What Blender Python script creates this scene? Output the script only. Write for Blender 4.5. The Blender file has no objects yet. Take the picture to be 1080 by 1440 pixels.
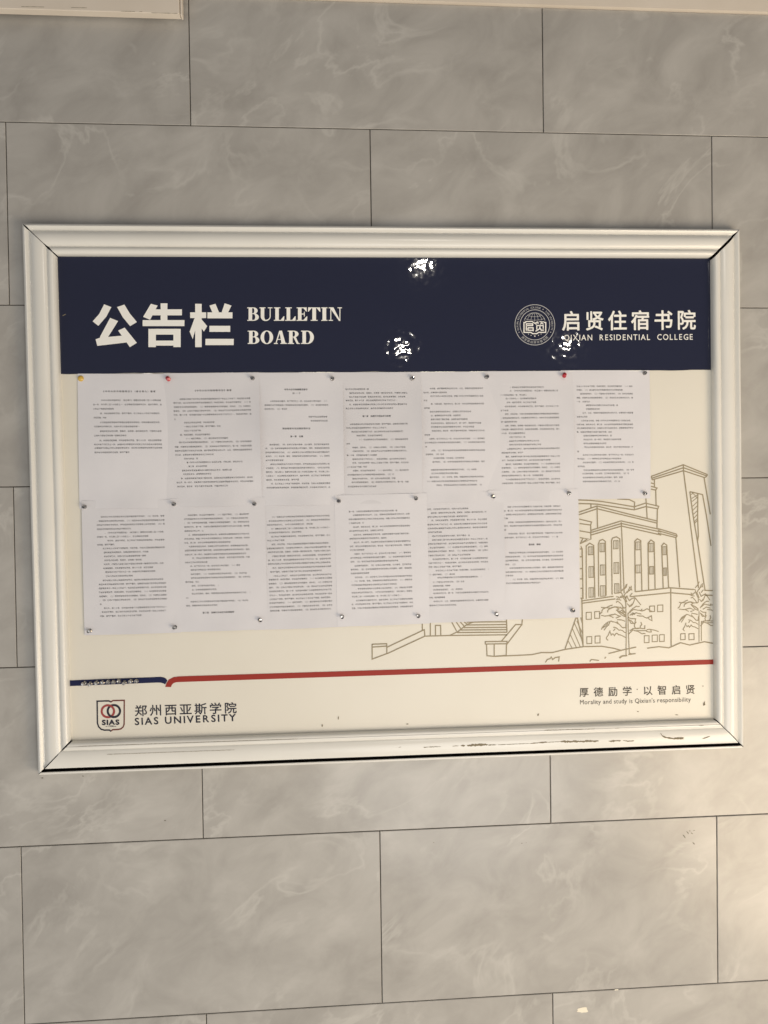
import bpy, math, random
from mathutils import Vector, Matrix

random.seed(7)
sc = bpy.context.scene
col = sc.collection

# ------------------------------------------------------------------ camera
F, W0, H0 = 1081.0, 1080.0, 1440.0
R = ((0.99743919, 0.01389071, -0.07015782),
     (-0.01490995, 0.99979047, -0.01402503),
     (0.0699483, 0.01503517, 0.99743731))
CX, CV, CD = 0.69713375, 0.84139545, 1.75099263
EYE = 1.60
cam_data = bpy.data.cameras.new('camera')
cam_data.sensor_fit = 'VERTICAL'
cam_data.sensor_height = 36.0
cam_data.sensor_width = 27.0
cam_data.lens = 36.0 * F / H0
cam_data.clip_start, cam_data.clip_end = 0.05, 200.0
cam = bpy.data.objects.new('camera', cam_data)
col.objects.link(cam)
def to_world(v):            # fitted axes (right, down, into the wall) to Blender axes
    return Vector((v[0], v[2], -v[1]))
rx, ry, rz = to_world(R[0]), to_world(R[1]), to_world(R[2])
m = Matrix((( rx.x, -ry.x, -rz.x), (rx.y, -ry.y, -rz.y), (rx.z, -ry.z, -rz.z))).to_4x4()
m.translation = Vector((CX, -CD, EYE))
cam.matrix_world = m
sc.camera = cam

# ------------------------------------------------------------------ world, lamps, exposure
w = bpy.data.worlds.new('World'); sc.world = w; w.use_nodes = True
nt = w.node_tree; nt.nodes.clear()
wo = nt.nodes.new('ShaderNodeOutputWorld'); bg = nt.nodes.new('ShaderNodeBackground')
tc = nt.nodes.new('ShaderNodeTexCoord'); sx = nt.nodes.new('ShaderNodeSeparateXYZ')
mr = nt.nodes.new('ShaderNodeMapRange'); mr.inputs[1].default_value = -1; mr.inputs[2].default_value = 1
cr = nt.nodes.new('ShaderNodeValToRGB')
nt.links.new(tc.outputs['Generated'], sx.inputs[0]); nt.links.new(sx.outputs['Z'], mr.inputs[0])
nt.links.new(mr.outputs[0], cr.inputs[0]); nt.links.new(cr.outputs[0], bg.inputs[0]); nt.links.new(bg.outputs[0], wo.inputs[0])
e = cr.color_ramp.elements
e[0].position = 0.0; e[0].color = (0.93, 0.90, 0.84, 1)
e[1].position = 1.0; e[1].color = (0.30, 0.285, 0.26, 1)
k = e.new(0.40); k.color = (0.72, 0.695, 0.65, 1)
k = e.new(0.52); k.color = (0.25, 0.25, 0.27, 1)
k = e.new(0.70); k.color = (0.20, 0.20, 0.22, 1)
bg.inputs[1].default_value = 0.78

def area(name, loc, target, size, power, colour, shape='DISK', size_y=None):
    l = bpy.data.lights.new(name, 'AREA'); l.shape = shape; l.size = size
    if size_y: l.size_y = size_y
    l.energy = power; l.color = colour
    o = bpy.data.objects.new(name, l); col.objects.link(o)
    o.location = loc
    o.rotation_euler = (Vector(target) - Vector(loc)).to_track_quat('-Z', 'Y').to_euler()
    return o
CEIL = 2.75
for x, y, p, dia in ((1.17, -2.05, 9, .05), (1.26, -4.07, 5, .05), (2.49, -3.99, 12, .085)):
    area('downlight', (x, y, CEIL), (x, y, 0), dia, p, (1.0, 0.93, 0.82))
area('sunlit_floor_light', (3.35, -2.25, 0.06), (2.3, -.2, 1.2), 1.9, 70, (1.0, 0.80, 0.56))
area('left_fill_light', (-2.7, -2.7, 0.5), (0.4, 0, 1.0), 1.6, 6, (0.88, 0.94, 1.0))  # weak cool fill added from the unseen left side
area('front_fill_light', (1.3, -2.1, 0.4), (0.9, 0, 0.9), 1.4, 14, (1.0, 0.98, 0.95))  # unseen neutral fill added in front to brighten the lower centre

sc.cycles.use_light_tree = False
sc.cycles.light_sampling_threshold = 0.0
sc.view_settings.view_transform = 'Standard'
sc.view_settings.look = 'None'
sc.view_settings.exposure = 0.05
sc.view_settings.gamma = 1.0
sc.view_settings.use_curve_mapping = False

# ------------------------------------------------------------------ helpers
def at(px, py, y=0.0):
    """point at depth y that the photograph shows at (px, py)"""
    a, b = (px - 540.0) / F, (py - 720.0) / F
    d = [R[0][i] * a + R[1][i] * b + R[2][i] for i in range(3)]
    s = (y + CD) / d[2]
    return Vector((CX + d[0] * s, y, EYE - d[1] * s))
def wall_xz(u, v):          # tile-grid metres (right, down) to world
    return u, EYE + CV - v

class MB:
    def __init__(self): self.v, self.f, self.mi, self.n = [], [], [], 0
    def poly(self, pts, mi=0):
        i = len(self.v); self.v += [Vector(p) for p in pts]
        self.f.append(tuple(range(i, i + len(pts)))); self.mi.append(mi)
    def add(self, vs, fs, mi=0):
        i = len(self.v); self.v += [Vector(p) for p in vs]
        self.f += [tuple(i + k for k in f) for f in fs]; self.mi += [mi] * len(fs)
    def build(self, name, mats, parent=None, origin=None, smooth=False):
        o0 = Vector(origin) if origin is not None else Vector((0, 0, 0))
        if parent is not None: o0 = Vector(parent['_o'])
        me = bpy.data.meshes.new(name)
        me.from_pydata([tuple(p - o0) for p in self.v], [], self.f)
        if not isinstance(mats, (list, tuple)): mats = [mats]
        for q in mats: me.materials.append(q)
        me.polygons.foreach_set('material_index', self.mi)
        if smooth: me.polygons.foreach_set('use_smooth', [True] * len(self.f))
        me.update()
        ob = bpy.data.objects.new(name, me); col.objects.link(ob)
        if parent is not None: ob.parent = parent
        else: ob.location = o0
        ob['_o'] = tuple(o0)
        return ob
def tag(o, label=None, cat=None, group=None, kind=None):
    for key, val in (('label', label), ('category', cat), ('group', group), ('kind', kind)):
        if val: o[key] = val
    return o

def mat(name, base=(0.8, 0.8, 0.8), rough=0.5, metal=0.0, spec=0.5, coat=0.0):
    q = bpy.data.materials.new(name); q.use_nodes = True
    b = q.node_tree.nodes['Principled BSDF']
    b.inputs['Base Color'].default_value = (*base, 1); b.inputs['Roughness'].default_value = rough
    b.inputs['Metallic'].default_value = metal; b.inputs['Specular IOR Level'].default_value = spec
    b.inputs['Coat Weight'].default_value = coat
    return q
def nodes(q): return q.node_tree.nodes, q.node_tree.links, q.node_tree.nodes['Principled BSDF']
def noise_tint(q, c1, c2, scale=8.0, detail=5.0, lo=0.35, hi=0.65, stretch=None):
    N, L, b = nodes(q)
    t = N.new('ShaderNodeTexCoord'); n = N.new('ShaderNodeTexNoise'); r = N.new('ShaderNodeValToRGB')
    n.inputs['Scale'].default_value = scale; n.inputs['Detail'].default_value = detail
    if stretch:
        mp = N.new('ShaderNodeMapping'); mp.inputs['Scale'].default_value = stretch
        L.new(t.outputs['Object'], mp.inputs[0]); L.new(mp.outputs[0], n.inputs['Vector'])
    else: L.new(t.outputs['Object'], n.inputs['Vector'])
    r.color_ramp.elements[0].position = lo; r.color_ramp.elements[0].color = (*c1, 1)
    r.color_ramp.elements[1].position = hi; r.color_ramp.elements[1].color = (*c2, 1)
    L.new(n.outputs['Fac'], r.inputs[0]); L.new(r.outputs[0], b.inputs['Base Color'])
    return n
def noise_bump(q, scale, dist, detail=3.0, strength=1.0):
    N, L, b = nodes(q)
    t = N.new('ShaderNodeTexCoord'); n = N.new('ShaderNodeTexNoise'); u = N.new('ShaderNodeBump')
    n.inputs['Scale'].default_value = scale; n.inputs['Detail'].default_value = detail
    u.inputs['Distance'].default_value = dist; u.inputs['Strength'].default_value = strength
    L.new(t.outputs['Object'], n.inputs['Vector']); L.new(n.outputs['Fac'], u.inputs['Height'])
    L.new(u.outputs[0], b.inputs['Normal'])
    return u

# ------------------------------------------------------------------ materials
M_tile = mat('grey_marble_tile', rough=0.30, spec=0.45)
N, L, b = nodes(M_tile)
tcn = N.new('ShaderNodeTexCoord'); geo = N.new('ShaderNodeNewGeometry')
mul = N.new('ShaderNodeVectorMath'); mul.operation = 'SCALE'; mul.inputs[3].default_value = 37.0
cmb = N.new('ShaderNodeCombineXYZ')
for i in range(3): L.new(geo.outputs['Random Per Island'], cmb.inputs[i])
L.new(cmb.outputs[0], mul.inputs[0])
addv = N.new('ShaderNodeVectorMath'); addv.operation = 'ADD'
L.new(tcn.outputs['Object'], addv.inputs[0]); L.new(mul.outputs[0], addv.inputs[1])
rotm = N.new('ShaderNodeMapping'); rotm.inputs['Rotation'].default_value = (0, math.radians(36), 0)
rotm.inputs['Scale'].default_value = (1.0, 1.0, 1.0)
L.new(addv.outputs[0], rotm.inputs[0])
strm = N.new('ShaderNodeMapping'); strm.inputs['Scale'].default_value = (0.80, 1.0, 1.2)
L.new(rotm.outputs[0], strm.inputs[0])
n1 = N.new('ShaderNodeTexNoise'); n1.inputs['Scale'].default_value = 8.5; n1.inputs['Detail'].default_value = 7; n1.inputs['Roughness'].default_value = 0.57; n1.inputs['Distortion'].default_value = 0.5
L.new(strm.outputs[0], n1.inputs['Vector'])
r1 = N.new('ShaderNodeValToRGB'); r1.color_ramp.elements[0].position = 0.30; r1.color_ramp.elements[1].position = 0.72
r1.color_ramp.elements[0].color = (0.345, 0.326, 0.297, 1); r1.color_ramp.elements[1].color = (0.475, 0.454, 0.417, 1)
L.new(n1.outputs['Fac'], r1.inputs[0])
n2 = N.new('ShaderNodeTexNoise'); n2.inputs['Scale'].default_value = 5.0; n2.inputs['Detail'].default_value = 5; n2.inputs['Roughness'].default_value = 0.55; n2.inputs['Distortion'].default_value = 0.6
L.new(strm.outputs[0], n2.inputs['Vector'])
sb = N.new('ShaderNodeMath'); sb.operation = 'SUBTRACT'; sb.inputs[1].default_value = 0.5; L.new(n2.outputs['Fac'], sb.inputs[0])
ab = N.new('ShaderNodeMath'); ab.operation = 'ABSOLUTE'; L.new(sb.outputs[0], ab.inputs[0])
r2 = N.new('ShaderNodeValToRGB'); r2.color_ramp.elements[0].position = 0.0; r2.color_ramp.elements[0].color = (1, 1, 1, 1)
r2.color_ramp.elements[1].position = 0.03; r2.color_ramp.elements[1].color = (0, 0, 0, 1)
L.new(ab.outputs[0], r2.inputs[0])
n3 = N.new('ShaderNodeTexNoise'); n3.inputs['Scale'].default_value = 5.0; n3.inputs['Detail'].default_value = 3
L.new(addv.outputs[0], n3.inputs['Vector'])
r3 = N.new('ShaderNodeValToRGB'); r3.color_ramp.elements[0].position = 0.42; r3.color_ramp.elements[1].position = 0.62
L.new(n3.outputs['Fac'], r3.inputs[0])
vm = N.new('ShaderNodeMath'); vm.operation = 'MULTIPLY'; L.new(r2.outputs[0], vm.inputs[0]); L.new(r3.outputs[0], vm.inputs[1])
vk = N.new('ShaderNodeMath'); vk.operation = 'MULTIPLY'; vk.inputs[1].default_value = 0.5; L.new(vm.outputs[0], vk.inputs[0])
mx = N.new('ShaderNodeMixRGB'); mx.inputs[2].default_value = (0.56, 0.54, 0.495, 1)
L.new(vk.outputs[0], mx.inputs[0]); L.new(r1.outputs[0], mx.inputs[1])
tone = N.new('ShaderNodeMapRange'); tone.inputs[3].default_value = 0.955; tone.inputs[4].default_value = 1.03
L.new(geo.outputs['Random Per Island'], tone.inputs[0])
hsv = N.new('ShaderNodeHueSaturation'); hsv.inputs['Saturation'].default_value = 0.92
L.new(tone.outputs[0], hsv.inputs['Value']); L.new(mx.outputs[0], hsv.inputs['Color']); L.new(hsv.outputs[0], b.inputs['Base Color'])
rr = N.new('ShaderNodeMapRange'); rr.inputs[3].default_value = 0.17; rr.inputs[4].default_value = 0.30
L.new(n3.outputs['Fac'], rr.inputs[0]); L.new(rr.outputs[0], b.inputs['Roughness'])
nb = N.new('ShaderNodeTexNoise'); nb.inputs['Scale'].default_value = 26; nb.inputs['Detail'].default_value = 3
L.new(addv.outputs[0], nb.inputs['Vector'])
bp_ = N.new('ShaderNodeBump'); bp_.inputs['Distance'].default_value = 0.0004; bp_.inputs['Strength'].default_value = 0.5
L.new(nb.outputs['Fac'], bp_.inputs['Height']); L.new(bp_.outputs[0], b.inputs['Normal'])

M_grout = mat('dark_grout', (0.085, 0.075, 0.06), 0.9, spec=0.1)
M_cream = mat('cream_paint', (0.72, 0.64, 0.54), 0.55, spec=0.3)
noise_tint(M_cream, (0.69, 0.61, 0.51), (0.75, 0.67, 0.57), 6)
M_frame = mat('ivory_frame_lacquer', (0.72, 0.69, 0.62), 0.22, spec=0.5)
noise_tint(M_frame, (0.705, 0.688, 0.635), (0.755, 0.738, 0.685), 5, 6, 0.3, 0.7)
M_dark = mat('dark_cavity', (0.018, 0.014, 0.010), 0.8, spec=0.1)
M_panel = mat('cream_printed_panel', (0.74, 0.70, 0.60), 0.38, spec=0.4)
noise_tint(M_panel, (0.72, 0.682, 0.592), (0.75, 0.715, 0.628), 3.5, 6)
M_film = mat('navy_gloss_film', (0.018, 0.021, 0.045), 0.03, spec=0.5)
noise_bump(M_film, 62, 0.00050, 0.6, 0.5)
M_white = mat('white_print', (0.90, 0.885, 0.83), 0.35, spec=0.4)
M_seal = mat('pale_grey_print', (0.50, 0.50, 0.50), 0.35, spec=0.4)
M_brown = mat('brown_line_ink', (0.31, 0.26, 0.17), 0.5, spec=0.3)
M_red = mat('red_print', (0.31, 0.030, 0.02), 0.5, spec=0.25)
M_blue = mat('blue_print', (0.012, 0.016, 0.062), 0.5, spec=0.2)
M_navyink = mat('navy_ink', (0.022, 0.022, 0.035), 0.5, spec=0.3)
M_maroon = mat('maroon_ink', (0.16, 0.045, 0.035), 0.5, spec=0.3)
M_ringred = mat('crest_red_ink', (0.33, 0.06, 0.055), 0.5, spec=0.3)
M_ink = mat('grey_printer_ink', (0.12, 0.115, 0.118), 0.7, spec=0.2)
M_motto = mat('brown_black_ink', (0.06, 0.048, 0.034), 0.5, spec=0.3)
M_paper = mat('white_copy_paper', (0.71, 0.695, 0.685), 0.75, spec=0.2)
noise_tint(M_paper, (0.655, 0.645, 0.668), (0.695, 0.683, 0.705), 9, 5)
noise_bump(M_paper, 14, 0.0022, 2.0, 0.5)
N, L, b = nodes(M_paper)
oi = N.new('ShaderNodeObjectInfo'); tn = N.new('ShaderNodeMapRange'); tn.inputs[3].default_value = 0.965; tn.inputs[4].default_value = 1.03
hv = N.new('ShaderNodeHueSaturation'); L.new(oi.outputs['Random'], tn.inputs[0]); L.new(tn.outputs[0], hv.inputs['Value'])
src = b.inputs['Base Color'].links[0].from_socket; L.new(src, hv.inputs['Color']); L.new(hv.outputs[0], b.inputs['Base Color'])
M_chrome = mat('chrome', (0.42, 0.40, 0.38), 0.08, 1.0)
M_redpin = mat('red_pin_plastic', (0.42, 0.012, 0.022), 0.28, coat=0.3)
M_yellow = mat('yellow_pin_plastic', (0.62, 0.40, 0.07), 0.35, coat=0.2)
M_chip = mat('worn_bare_patch', (0.22, 0.185, 0.125), 0.8, spec=0.2)
M_groove = mat('grimy_scratch', (0.33, 0.29, 0.22), 0.8, spec=0.2)
M_mark = mat('grey_scuff', (0.16, 0.145, 0.115), 0.8, spec=0.2)
M_pale = mat('pale_spot', (0.80, 0.74, 0.60), 0.4)

# ------------------------------------------------------------------ tiled wall (setting)
tile = MB()
TW, TH, G, CH = 0.8, 0.4, 0.0010, 0.0009
def tile_box(u0, u1, v0, v1):
    a0, a1, c0, c1 = u0 + G, u1 - G, v0 + G, v1 - G
    def P(u, v, y):
        x, z = wall_xz(u, v); return (x, y, z)
    back = [P(a0, c0, .004), P(a1, c0, .004), P(a1, c1, .004), P(a0, c1, .004)]
    mid = [P(a0, c0, CH), P(a1, c0, CH), P(a1, c1, CH), P(a0, c1, CH)]
    fr = [P(a0 + CH, c0 + CH, 0), P(a1 - CH, c0 + CH, 0), P(a1 - CH, c1 - CH, 0), P(a0 + CH, c1 - CH, 0)]
    fs = [(8, 11, 10, 9)]
    for i in range(4):
        j = (i + 1) % 4
        fs += [(i, i + 4, j + 4, j), (i + 4, i + 8, j + 8, j + 4)]
    tile.add(back + mid + fr, fs, 0)
TOP = -0.285
for r in range(-1, 6):
    v0, v1 = r * TH, (r + 1) * TH
    if r == -1: v0 = TOP
    v1 = min(v1, CV + EYE)
    off = 0.0 if r % 2 == 0 else 0.5
    for c in range(-4, 7):
        tile_box((c + off) * TW, (c + off + 1) * TW, v0, v1)
x0, z0 = wall_xz(-3.3, TOP); x1, z1 = wall_xz(5.8, CV + EYE)
tile.poly([(x0, .0032, z1), (x1, .0032, z1), (x1, .0032, z0), (x0, .0032, z0)], 1)
wall = tag(tile.build('wall', [M_tile, M_grout]), 'grey marble tiled wall with dark joints behind the bulletin board', 'wall', kind='structure')

def blob(mb, px, py, rx_, ry_, rot, y, mi=0, n=14, rough=0.35, proj=None):
    pts = []
    for i in range(n):
        t = -2 * math.pi * i / n
        k = 1 + random.uniform(-rough, rough)
        dx, dy = rx_ * k * math.cos(t), ry_ * k * math.sin(t)
        X, Y = px + dx * math.cos(rot) - dy * math.sin(rot), py + dx * math.sin(rot) + dy * math.cos(rot)
        pts.append(proj(X, Y) if proj else at(X, Y, y))
    mb.poly(pts, mi)
mk = MB()
for a in ((962, 1176, 3.4, .9, .9), (967, 1171, 2.6, .7, .9), (970, 1168.5, 1.2, .6, .3), (973, 1172, 1.6, .6, .6),
          (975.5, 1186, 2.2, .7, .8), (976, 1168, 1.5, .4, -.3), (59.8, 1094, 1.3, .8, 0), (116.5, 1091.3, 1.2, .7, 0),
          (734, 1186, .9, .5, 0), (740, 1185, .6, .4, 0), (232, 1154, 1.6, .6, .2), (610, 1185, .8, .5, 0)):
    blob(mk, *a, -0.0004)
blob(mk, 819, 1421, 8, 3.6, -.15, -0.0004, 1, 18, .3)  # flat pale spot on the lower right tile
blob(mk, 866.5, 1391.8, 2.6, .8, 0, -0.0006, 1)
mk.build('scuff_and_pale_spot', [M_mark, M_pale], wall)

def box(mb, xa, xb, ya, yb, za, zb, mi=0, bev=0.0):
    vs = [(x, y, z) for x in (xa, xb) for y in (ya, yb) for z in (za, zb)]
    mb.add(vs, [(0, 1, 3, 2), (4, 6, 7, 5), (0, 4, 5, 1), (2, 3, 7, 6), (0, 2, 6, 4), (1, 5, 7, 3)], mi)
def bevel(o, wd, seg=2):
    bm_ = o.modifiers.new('edge', 'BEVEL'); bm_.width = wd; bm_.segments = seg
up = MB()
xa, za = wall_xz(-3.3, TOP); xb, zb = wall_xz(5.8, -0.75)
box(up, xa, xb, -0.009, 0.03, za + .001, zb)
tag(up.build('upper_wall', M_cream), 'cream painted wall above the grey tiles', 'wall', kind='structure')

# cream panel at the upper left
cp = bpy.data.objects.new('wall_panel', None); col.objects.link(cp)
pa, pb = at(-130, 10, -.03), at(252.3, 19.3, -.03)
cp.location = (pb.x, 0, pb.z); cp['_o'] = (pb.x, 0, pb.z)
tag(cp, 'cream panel with a scuffed lower edge above the tiles at upper left', 'panel')
q = MB(); box(q, pb.x - .75, pb.x, -.030, -.0095, pb.z, pb.z + .35); o = q.build('face_board', M_cream, cp); bevel(o, .0015)
pr = at(256.3, 19.8, -.026)
q = MB(); box(q, pb.x + .0012, pr.x, -.027, -.0095, pb.z - .001, pb.z + .35); o = q.build('edge_strip', M_cream, cp); bevel(o, .0012)
q = MB()
for xs_, xe_, yy, dy in ((100, 122, 10.6, .4), (170, 190, 15.8, .3), (196, 200, 16.3, .3), (213, 250, 18.1, .8), (30, 62, 9.3, .4)):
    n = 12
    tp = [at(xs_ + (xe_ - xs_) * i / n, yy + dy * i / n - random.uniform(.15, .45), -.0304) for i in range(n + 1)]
    bt = [at(xs_ + (xe_ - xs_) * i / n, yy + dy * i / n + random.uniform(.15, .45), -.0304) for i in range(n + 1)]
    for i in range(n): q.poly([bt[i], bt[i + 1], tp[i + 1], tp[i]])
q.build('edge_scuff', M_groove, cp)

# ------------------------------------------------------------------ bulletin board
YP = -0.010
board = bpy.data.objects.new('bulletin_board', None); col.objects.link(board)
bo = at(540, 1070, 0); board.location = bo; board['_o'] = tuple(bo)
tag(board, 'wide framed notice board with navy header and cream panel on the tiled wall', 'bulletin board')
OUT = [at(33.2, 316.0, -.012), at(1037.4, 324.0, -.012), at(1042.9, 1050.2, -.012), at(55.7, 1088.2, -.012)]
INN = [at(77.2, 357.3, -.027), at(1003.2, 360.3, -.027), at(1008.6, 1014.0, -.027), at(97.2, 1045.0, -.027)]
PROF = [(0, 0), (0, -.017), (.012, -.0215), (.045, -.0255), (.10, -.0275), (.155, -.0260), (.195, -.0222), (.225, -.0212),
        (.25, -.0225), (.285, -.0262), (.34, -.0292), (.42, -.0312), (.50, -.0318), (.58, -.0312), (.66, -.0294), (.715, -.0272),
        (.745, -.0248), (.765, -.0252), (.79, -.0278), (.83, -.0296), (.87, -.0300), (.915, -.0294), (.955, -.0276), (.985, -.0245), (1.0, -.0205), (1.0, -.0100)]
SLOT = [(0, 0), (0, -.017), (.012, -.0225), (.045, -.0258), (.085, -.0262), (.105, -.0250), (.108, -.0100), (.205, -.0098), (.208, -.0250),
        (.222, -.0275), (.25, -.0292), (.30, -.0300), (.36, -.0307), (.42, -.0312), (.50, -.0314), (.60, -.0308), (.69, -.0294), (.735, -.0278),
        (.755, -.0262), (.775, -.0266), (.80, -.0285), (.84, -.0298), (.88, -.0296), (.90, -.0282), (.915, -.0284), (.955, -.0272), (.985, -.0245), (1.0, -.0205), (1.0, -.0100)]
def prof_y(P, t):
    for (t0, y0), (t1, y1) in zip(P[1:-1], P[2:]):
        if t0 <= t <= t1 and t1 > t0: return y0 + (y1 - y0) * (t - t0) / (t1 - t0)
    return -.03
# half-widths (m) of the mitre gap against t, at each of the four corners
GAP = [[(0, .0004), (.06, .0006), (.11, .0028), (.17, .0024), (.22, .0012), (.55, .0010), (.68, .0010), (.76, .0032), (.82, .0030), (.9, .0014), (1, .0020)],
       [(0, .0002), (.08, .0004), (.2, .0034), (.5, .0042), (.8, .0040), (1, .0046)],
       [(0, .0020), (.2, .0018), (.5, .0014), (.8, .0013), (1, .0018)],
       [(0, .0003), (.1, .0014), (.2, .0018), (.6, .0015), (.66, .0015), (.70, .0001), (.74, .0001), (.78, .0022), (1, .0024)]]
def lerp_tab(T, t):
    for (a, ya), (c, yc) in zip(T, T[1:]):
        if a <= t <= c: return ya + (yc - ya) * (t - a) / (c - a)
    return T[-1][1]
rails = []
for s, lab in ((0, None), (1, None), (2, 'bottom rail with an open dark slot and worn patches'), (3, None)):
    P = SLOT if s == 2 else PROF
    A, B = s, (s + 1) % 4
    q = MB(); NS = 64
    dvec = (OUT[B] - OUT[A]); dvec.y = 0; dvec.normalize()
    # finer t samples so that the mitre gap can vary
    PP = []
    for (t0, y0), (t1, y1) in zip(P, P[1:]):
        PP.append((t0, y0))
    PP.append(P[-1])
    ring = []
    for (t, y) in PP:
        ca, cb = OUT[A].lerp(INN[A], t), OUT[B].lerp(INN[B], t)
        ca = ca + dvec * lerp_tab(GAP[A], t); cb = cb - dvec * lerp_tab(GAP[B], t)
        row = []
        for i in range(NS + 1):
            p = ca.lerp(cb, i / NS)
            wob = .00025 * math.sin(i * .37 + s * 2 + t * 3) + .0002 * math.sin(i * .11 + 1.3 * s)
            p.y = y + (wob if 0 < t < 1 else 0)
            row.append(p)
        ring.append(row)
    vs = [p for row in ring for p in row]; fs = []; mi = []
    for a in range(len(PP) - 1):
        dark = 1 if (s == 2 and .104 <= PP[a][0] <= .206 and .107 <= PP[a + 1][0] <= .2085) else 0
        for i in range(NS):
            k0 = a * (NS + 1) + i
            fs.append((k0, k0 + NS + 1, k0 + NS + 2, k0 + 1)); mi.append(dark)
    n0 = len(vs)
    for i in (0, NS):
        f = [a * (NS + 1) + i for a in range(len(PP))]
        fs.append(tuple(f if i else f[::-1])); mi.append(1)
    q.v = vs; q.f = fs; q.mi = mi
    o = q.build('frame_rail', [M_frame, M_dark], board, smooth=True)
    try:
        o.data.set_sharp_from_angle(angle=math.radians(38))
    except Exception: pass
    if lab: o['label'] = lab
    rails.append(o)
# dark core behind the mitres
q = MB()
for s in range(4):
    A, B = s, (s + 1) % 4
    a, bb, c, d = OUT[A].lerp(INN[A], .03), OUT[B].lerp(INN[B], .03), INN[B].copy(), INN[A].copy()
    c = OUT[B].lerp(INN[B], .99); d = OUT[A].lerp(INN[A], .99)
    for p in (a, bb, c, d): p.y = -.0085
    q.poly([a, d, c, bb])
q.build('frame_core', M_dark, board)

def rail_pt(px, py):
    y = -.03
    for _ in range(4):
        p = at(px, py, y)
        base = OUT[3].lerp(OUT[2], (p.x - OUT[3].x) / (OUT[2].x - OUT[3].x))
        top = INN[3].lerp(INN[2], (p.x - INN[3].x) / (INN[2].x - INN[3].x))
        t = max(.0, min(1., (p.z - base.z) / (top.z - base.z)))
        y = prof_y(SLOT, t) - .0006
    return at(px, py, y)
def streak(mb, pts, wd, mi=0, rag=.5, proj=None):
    L_ = []
    for (xa, ya), (xb, yb) in zip(pts, pts[1:]):
        n = max(2, int(math.hypot(xb - xa, yb - ya) / 1.6))
        L_ += [(xa + (xb - xa) * i / n, ya + (yb - ya) * i / n) for i in range(n)]
    L_.append(pts[-1])
    up_, dn = [], []
    for i, (x, y) in enumerate(L_):
        e_ = min(1, .35 + min(i, len(L_) - 1 - i) * .4)
        up_.append(proj(x, y - wd * e_ * (1 + random.uniform(-rag, rag)) * .5))
        dn.append(proj(x, y + wd * e_ * (1 + random.uniform(-rag, rag)) * .5))
    for i in range(len(L_) - 1): mb.poly([dn[i], dn[i + 1], up_[i + 1], up_[i]], mi)
q = MB()
for pts, wd, mi in (([(765, 1026.9), (800, 1026), (836.5, 1025)], .9, 1), ([(746, 1045.4), (770, 1043.7)], 1.6, 0), ([(700, 1047.4), (746, 1045.6)], .6, 0),
                    ([(788, 1043), (815, 1042.6), (842, 1042)], 2.4, 0), ([(770, 1044), (788, 1043)], .8, 0), ([(856, 1042.4), (873, 1041.6)], 2.1, 0),
                    ([(876, 1041.2), (883, 1042.6), (892, 1041.8)], 1.3, 0), ([(928.7, 1030.8), (931, 1034.5), (936, 1037.3), (950, 1039), (962, 1039.2)], 1.7, 0),
                    ([(948, 1038.2), (962, 1037.4)], 1.6, 0), ([(988, 1039), (993, 1037.6), (998.5, 1035.4)], 1.2, 0), ([(560.5, 1051.3), (564, 1050.4)], .9, 0),
                    ([(596.7, 1050.9), (600, 1050.6), (620, 1050)], .8, 0), ([(595.8, 1050.9), (599, 1050.9)], 1.8, 0), ([(636, 1049.4), (645, 1048.9)], .8, 0), ([(648, 1048.9), (654, 1048.6)], 2.6, 0),
                    ([(657, 1048.5), (672, 1047.7), (686, 1047.2)], 2.7, 0), ([(686, 1047.8), (698, 1047.4)], 1.2, 0), ([(865, 1024.3), (871, 1024)], .8, 1),
                    ([(983, 1020.6), (990, 1020.2)], .7, 1), ([(150, 1061), (330, 1054.5)], .5, 1), ([(110, 1049.5), (420, 1039)], .5, 1)):
    q = MB(); streak(q, pts, wd, mi, .55, rail_pt); q.build('worn_patch', [M_chip, M_groove], rails[2])

# the cream panel: a sheet with a shallow relief, spanning just inside the rails
def quad_grid(mb, c, nx, nz, y, wob=0.0, mi=0):
    vs = []
    for j in range(nz + 1):
        for i in range(nx + 1):
            p = c[0].lerp(c[1], i / nx).lerp(c[3].lerp(c[2], i / nx), j / nz)
            p.y = y + wob * (math.sin(i * .9 + j * .6) + math.sin(i * .35 - j * .8 + 1)) * .5
            vs.append(p)
    fs = [(j * (nx + 1) + i, (j + 1) * (nx + 1) + i, (j + 1) * (nx + 1) + i + 1, j * (nx + 1) + i + 1) for j in range(nz) for i in range(nx)]
    mb.add(vs, fs, mi)
q = MB(); quad_grid(q, INN, 20, 14, YP)
panel = q.build('panel', M_panel, board)
# navy film
fa, fb = INN[0].copy(), INN[1].copy()
HB = [at(82.8, 526.2, YP), at(1004.5, 520.5, YP)]
HBt = [(84, 526.0), (160, 525.2), (235, 524.6), (340, 523.9), (470, 523.3), (600, 522.7), (700, 522.2), (800, 521.6), (900, 521.0), (1004.5, 520.4)]
q = MB(); NXF, NZF = 60, 10
vs = []
for j in range(NZF + 1):
    for i in range(NXF + 1):
        t = i / NXF
        tp = fa.lerp(fb, t)
        pxx = 82.0 + (1004.5 - 82.0) * t
        yb = lerp_tab(HBt, min(max(pxx, 84), 1004.5)) + (.35 * math.sin(i * 1.7) + .3 * math.sin(i * .6))
        bt = at(pxx, yb, YP)
        p = tp.lerp(bt, j / NZF)
        p.y = YP - .0012
        vs.append(p)
fs = [(j * (NXF + 1) + i, (j + 1) * (NXF + 1) + i, (j + 1) * (NXF + 1) + i + 1, j * (NXF + 1) + i + 1) for j in range(NZF) for i in range(NXF)]
q.add(vs, fs)
film = q.build('header_film', M_film, board, smooth=True)
YF = YP - .0012          # film surface
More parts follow.
